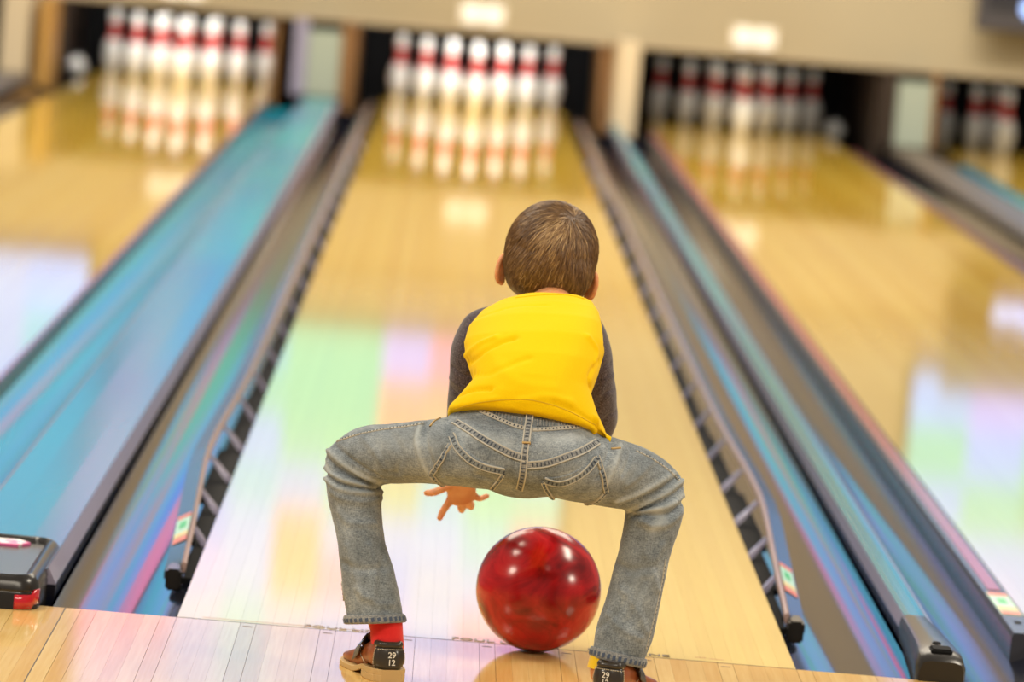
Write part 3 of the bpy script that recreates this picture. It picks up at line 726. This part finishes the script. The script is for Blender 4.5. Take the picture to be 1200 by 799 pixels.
# hems: thick rolled band round each trouser end
def hem(rows, tilt):
    c = [P5(*r) for r in rows]; bm = bmesh.new(); n = 64; rings = []
    p0, p1 = Vector(c[0][:3]), Vector(c[1][:3]); t = (p1-p0).normalized(); Bv = Vector((0, 1, 0)); Bv = (Bv-t*Bv.dot(t)).normalized(); A = t.cross(Bv)
    L = (p1-p0).length
    for k, (s, off) in enumerate(((1, -.001), (1, .0025), (.7, .0042), (.35, .0046), (.08, .0042), (-.08, .002), (-.02, -.001))):
        ra = c[0][3]+(c[1][3]-c[0][3])*s+off; rb = c[0][4]+off
        ring = []
        for i in range(n):
            a = 2*math.pi*i/n; rip = .0007*(1 if i % 2 else -1) if 1 < k < 5 else 0
            ring.append(p0+t*(L*s)+A*((ra+rip)*math.cos(a))+Bv*((rb+rip)*math.sin(a))+t*(tilt*math.cos(a)))
        rings.append(ring)
    loft(bm, rings, cap=False); o = mesh_obj('hem_band', bm, M['denim_light'], parent=jeans, smooth=True)
    bm = bmesh.new()
    for i in range(0, n, 2):
        for dz in (0,):
            a0 = 2*math.pi*(i-.45)/n; a1 = 2*math.pi*(i+.6)/n; q = []
            for a, s in ((a0, .72), (a1, .62), (a1, .14), (a0, .24)):
                ra = c[0][3]+(c[1][3]-c[0][3])*s+.0052; rb = c[0][4]+.0052
                q.append(bm.verts.new(p0+t*(L*s)+A*(ra*math.cos(a))+Bv*(rb*math.sin(a))+t*(tilt*math.cos(a))))
            bm.faces.new(q)
    mesh_obj('hem_rib', bm, newmat('indigo_rib', (.07, .10, .17), .8), parent=o, kind='stuff')
hem([(440, 729.5, -.40, 33.5, .048), (438, 720, -.398, 33, .048)], .0085)
hem([(723, 775, -.405, 31.0, .048), (725.5, 764.5, -.403, 32, .048)], .000)

# ---- shirt body from rings given by left, right, back and front points
def oring(L, Rr, Bk, Fr, n=40, sq=.88):
    L, Rr, Bk, Fr = un(*L), un(*Rr), un(*Bk), un(*Fr); c = (L+Rr)/2; ax = (Rr-L)/2; out = []
    for i in range(n):
        a = 2*math.pi*i/n; ca, sa = math.cos(a), math.sin(a)
        ca = math.copysign(abs(ca)**sq, ca); sa = math.copysign(abs(sa)**sq, sa)
        out.append(c+ax*ca+((Bk-c) if sa > 0 else (Fr-c))*abs(sa))
    return out
SR = [((524, 489, -.42), (714, 519, -.42), (618, 482, -.505), (622, 530, -.30)),
      ((525, 478, -.415), (709, 505, -.415), (619, 472, -.505), (622, 522, -.295)),
      ((537, 465, -.405), (700, 486, -.405), (621, 460, -.498), (624, 505, -.28)),
      ((554, 446, -.38), (692, 460, -.38), (624, 438, -.475), (627, 480, -.25)),
      ((548, 426, -.34), (701, 432, -.34), (628, 412, -.435), (631, 455, -.21)),
      ((543, 402, -.29), (707, 407, -.29), (633, 388, -.385), (636, 430, -.17)),
      ((549, 382, -.24), (704, 386, -.24), (638, 367, -.325), (640, 410, -.13)),
      ((563, 365, -.19), (700, 369, -.19), (642, 353, -.26), (644, 390, -.10)),
      ((584, 354, -.15), (694, 356, -.15), (645, 346, -.205), (648, 375, -.08)),
      ((607, 348, -.115), (682, 349, -.115), (646, 343, -.16), (650, 362, -.065)),
      ((618, 348, -.10), (672, 349, -.10), (646, 344.5, -.135), (648, 358, -.07))]
bm = bmesh.new(); loft(bm, [oring(*s) for s in SR])
sm = remesh(bm, .0036, 5, .5)
FS = [([(545, 428), (560, 418), (585, 402), (602, 396)], -.0035, .0055), ([(543, 420), (556, 408), (580, 396)], .003, .006), ([(548, 440), (575, 438), (605, 425), (620, 420)], -.0018, .006),
      ([(527, 470), (540, 462), (556, 456), (575, 455)], -.0045, .0045), ([(530, 464), (538, 452), (552, 446)], .0035, .006), ([(528, 477), (545, 474), (580, 468)], .002, .005),
      ([(706, 420), (698, 428), (690, 442), (692, 455)], -.003, .005), ([(700, 500), (702, 506), (708, 514)], -.005, .004), ([(710, 500), (713, 508), (711, 516)], .005, .005), ([(697, 490), (700, 498), (697, 506)], .004, .005),
      ([(650, 472), (680, 485), (700, 500)], -.0022, .005), ([(560, 372), (600, 360), (640, 358)], -.0012, .006), ([(565, 405), (600, 445), (650, 455)], .0015, .012), ([(610, 470), (640, 466), (670, 472)], .0018, .007),
      ([(690, 395), (700, 410), (697, 425)], .0025, .006)]
FS = [(a_, b_*1.5, c_*1.05) for a_, b_, c_ in FS]
folds(sm, FS); co = coords(sm); set_coords(sm, co+normals(sm)*(noise3(co, 60, 9)*.0012)[:, None])
shirt = mesh_obj('shirt', sm, M['yellow'], parent=boy); sb = bvh_of(sm)
# hem stitching line and hem edge band of the shirt
ln = surf_line(sb, [(532, 480), (560, 472), (600, 468), (630, 470), (665, 481), (698, 498)], 1.5)
bm = bmesh.new(); ribbon(bm, ln, .0016, .0008); mesh_obj('hem_stitching', bm, newmat('yellow_thread', (.70, .44, 0), .8), parent=shirt)
ln = surf_line(sb, [(604, 349), (625, 346.5), (646, 345.5), (668, 346.5), (684, 350)], 1.5)
bm = bmesh.new(); ribbon(bm, ln, .006, .0012, .0004); mesh_obj('collar', bm, M['yellow'], parent=shirt)
# sleeves
ARML = [(580, 372, -.15, 16, .026), (562, 384, -.15, 21, .033), (551, 408, -.145, 22, .035), (548, 438, -.13, 21.5, .034), (545, 465, -.105, 20, .032), (541, 492, -.07, 18, .028), (541, 520, -.02, 16, .024), (542, 545, .03, 14, .021)]
ARMR = [(676, 374, -.15, 16, .026), (688, 386, -.15, 20, .033), (695, 410, -.145, 21.5, .035), (699, 440, -.13, 21.5, .034), (702, 468, -.105, 21, .032), (703, 495, -.07, 20, .028), (692, 520, -.02, 17, .024), (672, 540, .03, 14, .021)]
for nm_, rows, fl_ in (('sleeve', ARML, [([(530, 430), (545, 440), (560, 436)], -.003, .004), ([(528, 455), (540, 466), (555, 462)], -.003, .004), ([(527, 443), (540, 452), (556, 448)], .0025, .005)]),
                       ('sleeve', ARMR, [([(716, 425), (706, 432), (700, 450)], -.003, .004), ([(722, 455), (708, 462), (700, 478)], -.003, .004), ([(719, 440), (708, 448), (703, 462)], .0025, .005), ([(722, 482), (710, 490), (704, 500)], -.0025, .004)])):
    bm = bmesh.new(); sweep(bm, [P5(*r) for r in rows], n=24); me = remesh(bm, .0034, 3, .5); folds(me, fl_)
    co = coords(me); set_coords(me, co+normals(me)*(noise3(co, 95, 4)*.0014)[:, None])
    mesh_obj(nm_, me, M['charcoal'], parent=shirt, label='charcoal sleeve')

# ---- body: head, neck, trunk, arms, hands, legs in one skin
HC = un(646.5, 294, -.03); roll = Matrix.Rotation(R(6), 3, 'Y')
def hp(x, y, z): return HC + roll @ Vector((x, y, z))
bm = bmesh.new()
ellipsoid(bm, hp(0, 0, .0), .0735, .088, .080, roll, 32)                  # skull
ellipsoid(bm, hp(0, .030, -.045), .061, .056, .058, roll); ellipsoid(bm, hp(0, -.022, -.040), .062, .058, .046, roll)                 # face and jaw
ellipsoid(bm, hp(0, .082, -.052), .010, .012, .011, roll)                 # nose
ellipsoid(bm, hp(0, .078, -.040), .006, .010, .016, roll)
ellipsoid(bm, hp(0, .074, -.078), .016, .010, .0055, roll)                # lips
for s in (-1, 1):
    ellipsoid(bm, hp(s*.038, .052, -.052), .022, .024, .024, roll)         # cheeks
    e = Matrix.Rotation(R(s*38), 3, 'Z')
    ec = Vector((s*.0765, -.002, -.045))
    for k in range(14):                                                     # ear rim
        a = R(-80+k*18); q = e @ Vector((0, -.0135*math.cos(a), .0225*math.sin(a)))
        ellipsoid(bm, hp(*(ec+q)), .0048, .0048, .0054, None, 10)
    ellipsoid(bm, hp(*(ec+Vector((-s*.001, .003, 0)))), .0036, .0135, .0215, roll @ e, 16)
    ellipsoid(bm, hp(s*.0735, .004, -.066), .006, .007, .009, roll, 12)     # lobe
nb = un(646, 362, -.115)
sweep(bm, [(*hp(0, .0, -.03), .040, .042), (*hp(0, .0, -.065), .036, .033), (*nb, .040, .036), (*un(640, 395, -.20), .055, .045)], n=20)
sweep(bm, [(*un(640, 392, -.20), .075, .045), (*un(630, 425, -.28), .080, .055), (*un(622, 470, -.38), .080, .060), (*un(616, 520, -.44), .090, .055)], n=24)
def shrink(rows, k=.75): return [P5(a, b_, c_, d_*k, e_*k) for a, b_, c_, d_, e_ in rows]
sweep(bm, shrink(ARML[:-1])+[P5(543, 552, .045, 10, .0145), P5(543, 562, .07, 11, .0125)], n=16)
sweep(bm, shrink(ARMR[:-1])+[P5(668, 543, .045, 10, .0145), P5(655, 545, .07, 11, .0125)], n=16)
# left hand: palm seen from behind, fingers splayed
sweep(bm, [P5(543, 560, .065, 12, .011), P5(541, 570, .085, 17, .012), P5(541, 580, .10, 17.5, .011), P5(542, 587, .105, 14, .009)], n=16)
def finger(pts, r):
    sweep(bm, [P5(a, b_, c_, r*k) for (a, b_, c_), k in zip(pts, (1.15, 1.05, 1.0, .85))], n=10, sub=4)
finger([(530, 579, .10), (525, 590, .105), (519, 599, .11), (515.5, 607, .108)], 4.4)
finger([(539, 584, .105), (540, 592, .12), (541, 597, .14), (542, 594, .155)], 4.6)
finger([(547, 583, .105), (550, 590, .12), (552, 594, .14), (553, 590, .155)], 4.4)
finger([(553, 578, .10), (559, 583, .11), (563, 584, .13), (571, 581, .14)], 3.8)
finger([(530, 568, .08), (518, 573, .085), (508, 577, .09), (500, 577.5, .095)], 4.6)
# right hand, folded behind the thigh
sweep(bm, [P5(657, 545, .065, 11, .011), P5(643, 546, .085, 16, .012), P5(630, 547, .10, 17, .011), P5(624, 547, .105, 14, .009)], n=16)
finger([(628, 536, .10), (617, 535, .105), (608, 536, .11), (601, 538, .105)], 4.4)
finger([(626, 543, .105), (615, 543, .11), (606, 544, .11), (598, 545, .105)], 4.6)
finger([(627, 550, .105), (617, 551, .11), (608, 551, .11), (601, 551, .105)], 4.4)
finger([(629, 557, .10), (621, 559, .105), (614, 559, .105), (608, 558, .10)], 3.8)
finger([(643, 534, .08), (636, 526, .085), (628, 521, .09), (622, 519, .095)], 4.6)
# legs inside the jeans down to the ankles
for rows in ([(590, 530, -.46, 30), (500, 529, -.425, 27), (412, 541, -.34, 23), (419, 607, -.36, 19), (430, 670, -.385, 17), (450, 742, -.405, 15), (452, 762, -.405, 15)],
             [(640, 538, -.46, 30), (700, 550, -.42, 27), (771, 573, -.345, 23), (764, 612, -.36, 19), (748, 675, -.38, 17), (710, 770, -.41, 15), (706, 790, -.405, 15)]):
    sweep(bm, [P5(*r) for r in rows], n=16)
body_me = remesh(bm, .0024, 3, .5)
body = mesh_obj('body', body_me, M['skin'], parent=boy, label='head, neck and hands of bare skin')
for s in (-1, 1):
    bm = bmesh.new(); ellipsoid(bm, hp(s*.028, .074, -.030), .010, .008, .0065, roll, 14); e_ = mesh_obj('eye', bm, M['eye'], parent=body)
    bm = bmesh.new(); ellipsoid(bm, hp(s*.028, .0805, -.030), .0042, .0022, .0042, roll, 12); mesh_obj('iris', bm, M['matte_black'], parent=body)

# ---- hair: cap plus strands flowing from the crown whorl
WH = Vector((.022, -.048, .062)).normalized()
bm = bmesh.new()
def capr(d):
    """radius of the head along unit direction d, with hair thickness"""
    p = 2 if d.z >= 0 else 2+.9*min(1, -d.z*2); c_ = .083 if d.z >= 0 else .088
    return (abs(d.x/.0765)**p+abs(d.y/.091)**p+abs(d.z/c_)**p)**(-1/p)
def hairline(d):
    # lower limit of the hair, height as a function of direction
    back = max(0, -d.y); side = abs(d.x)
    return -.80 + .62*max(0, d.y+.05) + .55*max(0, side-.68)
verts = {}; nU, nV = 72, 44
grid = []
for j in range(nV+1):
    th = math.pi*j/nV*.80; row = []
    for i in range(nU):
        ph = 2*math.pi*i/nU; d = Vector((math.sin(th)*math.cos(ph), math.sin(th)*math.sin(ph), math.cos(th)))
        lim = hairline(d)
        if d.z < lim: d.z = lim; hxy = math.hypot(d.x, d.y) or 1; kk = math.sqrt(1-lim*lim)/hxy; d.x *= kk; d.y *= kk
        rr = capr(d)*(1.0 if j < nV else .96); row.append(bm.verts.new(hp(*(d*rr))))
    grid.append(row)
for j in range(nV):
    for i in range(nU):
        q = (grid[j][i], grid[j][(i+1) % nU], grid[j+1][(i+1) % nU], grid[j+1][i])
        if (q[0].co-q[3].co).length > 1e-6 or (q[1].co-q[2].co).length > 1e-6:
            try: bm.faces.new(q)
            except ValueError: pass
bmesh.ops.remove_doubles(bm, verts=bm.verts, dist=1e-5)
lay = bm.verts.layers.float.new('tone')
for v in bm.verts: v[lay] = .12
def strand(d, ln_, wid, tone, lift):
    p = d*capr(d); pts = []
    cur = d.copy(); seg = 5
    flow0 = None
    for k in range(seg+1):
        pts.append((cur*(capr(cur)+.0006+lift*math.sin(min(1, k/seg*1.1)*math.pi*.55)), cur.copy()))
        away = cur-WH; away = away-cur*away.dot(cur)
        if away.length < 1e-3: away = Vector((1, 0, 0))
        away.normalize(); swirl = cur.cross(away)*(.55*math.exp(-((cur-WH).length/.35)**2)-.08)
        dn = Vector((0, 0, -1)); dn = dn-cur*dn.dot(cur)
        flow = (away+swirl+dn*.55*min(1, (cur-WH).length)+strand.jit).normalized()
        cur = (cur+flow*(ln_/seg/.08)).normalized()
    prev = None
    for k, (q, d_) in enumerate(pts):
        t_ = (pts[min(k+1, seg)][0]-pts[max(k-1, 0)][0]).normalized(); s_ = d_.cross(t_).normalized(); w_ = wid*(1-.75*(k/seg)**2)
        row = [bm.verts.new(hp(*(q-s_*w_))), bm.verts.new(hp(*(q+d_.normalized()*w_*.8))), bm.verts.new(hp(*(q+s_*w_)))]
        for v in row: v[lay] = tone*(.75+.35*k/seg)
        if prev:
            bm.faces.new((prev[0], prev[1], row[1], row[0])); bm.faces.new((prev[1], prev[2], row[2], row[1]))
        prev = row
cnt = 0
while cnt < 9500:
    d = Vector(rng.normal(size=3)).normalized()
    if d.z < hairline(d)+.03: continue
    if d.y > .35 and rng.random() < .6: continue
    strand.jit = Vector(rng.normal(size=3))*.16
    clump = .5+.5*math.sin(d.x*37+math.sin(d.z*11)*2)*math.cos(d.z*23+d.x*9)
    near = math.exp(-(((d-Vector((.0, -.82, .42))).length)/.38)**2)  # golden highlight on the back of the head, painted into the strand tone
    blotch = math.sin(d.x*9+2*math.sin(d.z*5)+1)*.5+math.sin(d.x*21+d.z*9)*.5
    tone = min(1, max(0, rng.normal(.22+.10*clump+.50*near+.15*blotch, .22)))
    low = d.z < -.28
    strand(d, rng.uniform(.012, .026)*(.6 if low else 1), rng.uniform(.0005, .0010), tone, rng.uniform(.0006, .0032)*(.4 if low else 1)); cnt += 1
for k in range(260):   # wisps at the nape
    x = rng.uniform(-.55, .55); d = Vector((x, -math.sqrt(max(.05, 1-x*x-.60)), -.775)).normalized(); strand.jit = Vector(rng.normal(size=3))*.5
    strand(d, rng.uniform(.008, .017), .0006, rng.uniform(.4, 1), .001)
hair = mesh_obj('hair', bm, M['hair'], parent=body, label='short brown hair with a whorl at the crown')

# ---- socks and shoes
def sock(a, b_, mat, lb):
    bm = bmesh.new(); sweep(bm, [P5(*a), P5(*b_)], n=28, sub=6, round_end=False); mesh_obj('sock', bm, mat, parent=boy, label=lb)
sock((452, 722, -.405, 19.5, .028), (454.5, 764, -.415, 19.5, .030), M['sock_red'], 'red sock')
sock((712, 762, -.41, 18.5, .028), (706, 786, -.415, 19, .030), M['sock_yellow'], 'yellow sock')

def shoe(heel, yaw, mirror, lb):
    """local: x forward to the toe, y to the outer side, z up; heel back at x=0"""
    rot = Matrix.Rotation(yaw, 4, 'Z'); T_ = Matrix.Translation(heel) @ rot @ Matrix.Diagonal((1, mirror, 1, 1))
    def tr(v):
        k = min(1, max(0, (v[0]-.045)/.05)); return T_ @ Vector((v[0], v[1], v[2]-.0115*k*k*(3-2*k)*(1 if v[2] > .0105 else 0)))
    Lh = .185
    xs = np.array([0, .008, .03, .06, .09, .12, .15, .172, .185]); wd = np.array([.012, .024, .029, .028, .031, .036, .034, .024, .006]); hh = np.array([.050, .062, .064, .062, .058, .045, .036, .028, .020])
    def W_(x): return float(np.interp(x, xs, wd))
    def H_(x): return float(np.interp(x, xs, hh))
    bm = bmesh.new(); rings = []
    for x in np.concatenate((np.linspace(0, .02, 6), np.linspace(.03, .165, 16), np.linspace(.17, .185, 5))):
        w_, h_ = W_(x), H_(x); lean = -.004*math.sin(min(1, x/.02)*1.57)
        ring = []
        for a in np.linspace(0, 2*math.pi, 28, endpoint=False):
            ca, sa = math.cos(a), math.sin(a); z = .018+(h_-.018)*(.5+.5*math.copysign(abs(sa)**.75, sa)); taper = 1-.20*max(0, (z-.03)/.045)
            ring.append(tr((x+(z-.018)*.06*(1 if x < .02 else 0), w_*taper*math.copysign(abs(ca)**.7, ca), z)))
        rings.append(ring)
    loft(bm, rings); sh = mesh_obj('shoe', bm, M['leather'], parent=boy, label=lb)
    # sole: welt plus heel block
    def outline(k, x0=-.004, x1=.190, grow=.004):
        pts = []
        X = np.concatenate((np.linspace(0, .02, 7)**1, np.linspace(.03, .165, 14), np.linspace(.17, .186, 6)))
        right = [(x0 if i == 0 else x, W_(x)+grow) for i, x in enumerate(X) if x <= x1]
        pts = right+[(x, -y) for x, y in right[::-1]]
        return pts
    def slab(z0, z1, x1, grow, nm, mat):
        o_ = outline(0, x1=x1, grow=grow); bm = bmesh.new(); rings = [[tr((x, y*s_, z)) for x, y in o_] for z, s_ in ((z0, .97), (z0+.001, 1), (z1-.001, 1), (z1, .97))]
        loft(bm, rings); return mesh_obj(nm, bm, mat, parent=sh, smooth=False)
    slab(.0115, .0205, .19, .0045, 'sole', M['sole']); slab(0.0, .0115, .058, .0045, 'heel_block', M['sole'])
    # heel patch wraps round the back
    sbv = bvh_of(sh.data)
    def surf(u, z, off):
        a = u*1.9; ctr = Vector((.030, 0, z)); dl = Vector((-math.cos(a), math.sin(a), 0))
        o_ = T_ @ (ctr+dl*.08); dw = (T_.to_3x3() @ -dl).normalized(); h = sbv.ray_cast(o_, dw)
        n_ = h[1] if h[1].dot(dw) < 0 else -h[1]
        return h[0]+n_*off
    def patch(u0, u1, z0, z1, off, nm, mat, par, nu=18, nz=8, rnd=0):
        bm = bmesh.new(); G_ = []
        for j in range(nz+1):
            G_.append([bm.verts.new(surf(u0+(u1-u0)*i/nu, z0+(z1-z0)*j/nz, off)) for i in range(nu+1)])
        for j in range(nz):
            for i in range(nu): bm.faces.new((G_[j][i], G_[j][i+1], G_[j+1][i+1], G_[j+1][i]))
        o = mesh_obj(nm, bm, mat, parent=par); sd = o.modifiers.new('s', 'SOLIDIFY'); sd.thickness = .0012; sd.offset = 0; return o
    hpch = patch(-.52, .52, .0215, .056, .0018, 'heel_patch', M['dark_leather'], sh)
    # padded collar roll
    bm = bmesh.new(); rows = []
    for u in np.linspace(-.6, .6, 15):
        p_ = surf(u, .0585, .0015); rows.append((*p_, .0058, .0058))
    sweep(bm, rows, n=10, sub=2, bias=Vector((0, 0, 1))); mesh_obj('collar', bm, M['dark_leather'], parent=sh)
    bm = bmesh.new()
    for u in (-.50, .50):
        for k in range(11):
            c = surf(u, .0225+k*.0032, .0032); 
            bmesh.ops.create_cube(bm, size=1, matrix=Matrix.Translation(c) @ rot @ Matrix.Diagonal((.0012, .0012, .0020, 1)))
    for k in range(15):
        c = surf(-.47+k*.067, .0515, .0032); bmesh.ops.create_cube(bm, size=1, matrix=Matrix.Translation(c) @ rot @ Matrix.Diagonal((.0012, .0020, .0012, 1)))
    mesh_obj('stitching', bm, M['stitch'], parent=sh, kind='stuff')
    # curved decorative stitch on the outer and inner side
    for sd_ in (-1, 1):
        bm = bmesh.new(); rows = []
        for k in range(9):
            a = k/8; x = .052+.030*math.sin(a*1.5); z = .022+.030*a; w_ = W_(x)*(1-.20*max(0, (z-.03)/.045))*.985; rows.append((*tr((x, sd_*w_, z)), .0007, .0007))
        sweep(bm, rows, n=6, sub=2); mesh_obj('side_stitch', bm, M['stitch'], parent=sh)
    # strap over the instep
    bm = bmesh.new(); rings = []
    for a in np.linspace(-1, 1, 15):
        y = math.sin(a*1.35)*.036; z = .022+.050*math.cos(a*1.25); rings.append([tr((x+(z-.05)*.3, y, z+dz-(x-.07)*.35)) for x, dz in ((.068, 0), (.068, .004), (.098, .004), (.098, 0))])
    loft(bm, rings); mesh_obj('strap', bm, M['dark_leather'], parent=sh, smooth=False)
    bm = bmesh.new(); rings = []
    for x, w_, z in ((.062, .020, .062), (.07, .022, .074), (.085, .022, .070), (.105, .020, .058), (.112, .014, .052)):
        rings.append([tr((x, y*w_, z+dz)) for y, dz in ((-1, -.002), (-.6, .002), (.6, .002), (1, -.002), (.6, -.005), (-.6, -.005))])
    loft(bm, rings); mesh_obj('tongue', bm, M['dark_leather'], parent=sh)
    # printed numbers on the heel patch
    for txt, z in (('29', .0440), ('12', .0320)):
        me = text_mesh(txt, .0135, .0003); me.materials.append(M['white']); c = coords(me); out = []
        for p_ in c:
            o_ = T_ @ Vector((-.06, -p_[0]*mirror, z+p_[1])); dw = (rot.to_3x3() @ Vector((1, 0, 0))); h = sbv.ray_cast(o_, dw)
            out.append(h[0]-dw*(.0034+p_[2]))
        set_coords(me, np.array([v[:] for v in out])); mesh_obj('size_number', me, None, parent=sh, smooth=False)
    return sh
hl = un(459, 790, -.445); hl.z = 0
shoe(Vector((-.160, -.452, 0)), R(90+19), 1, 'brown leather bowling shoe with dark heel patch numbered 29 over 12, toes turned to the left')
shoe(Vector((.187, -.468, 0)), R(90-24), -1, 'brown leather bowling shoe with dark heel patch numbered 29 over 12, toes turned to the right')
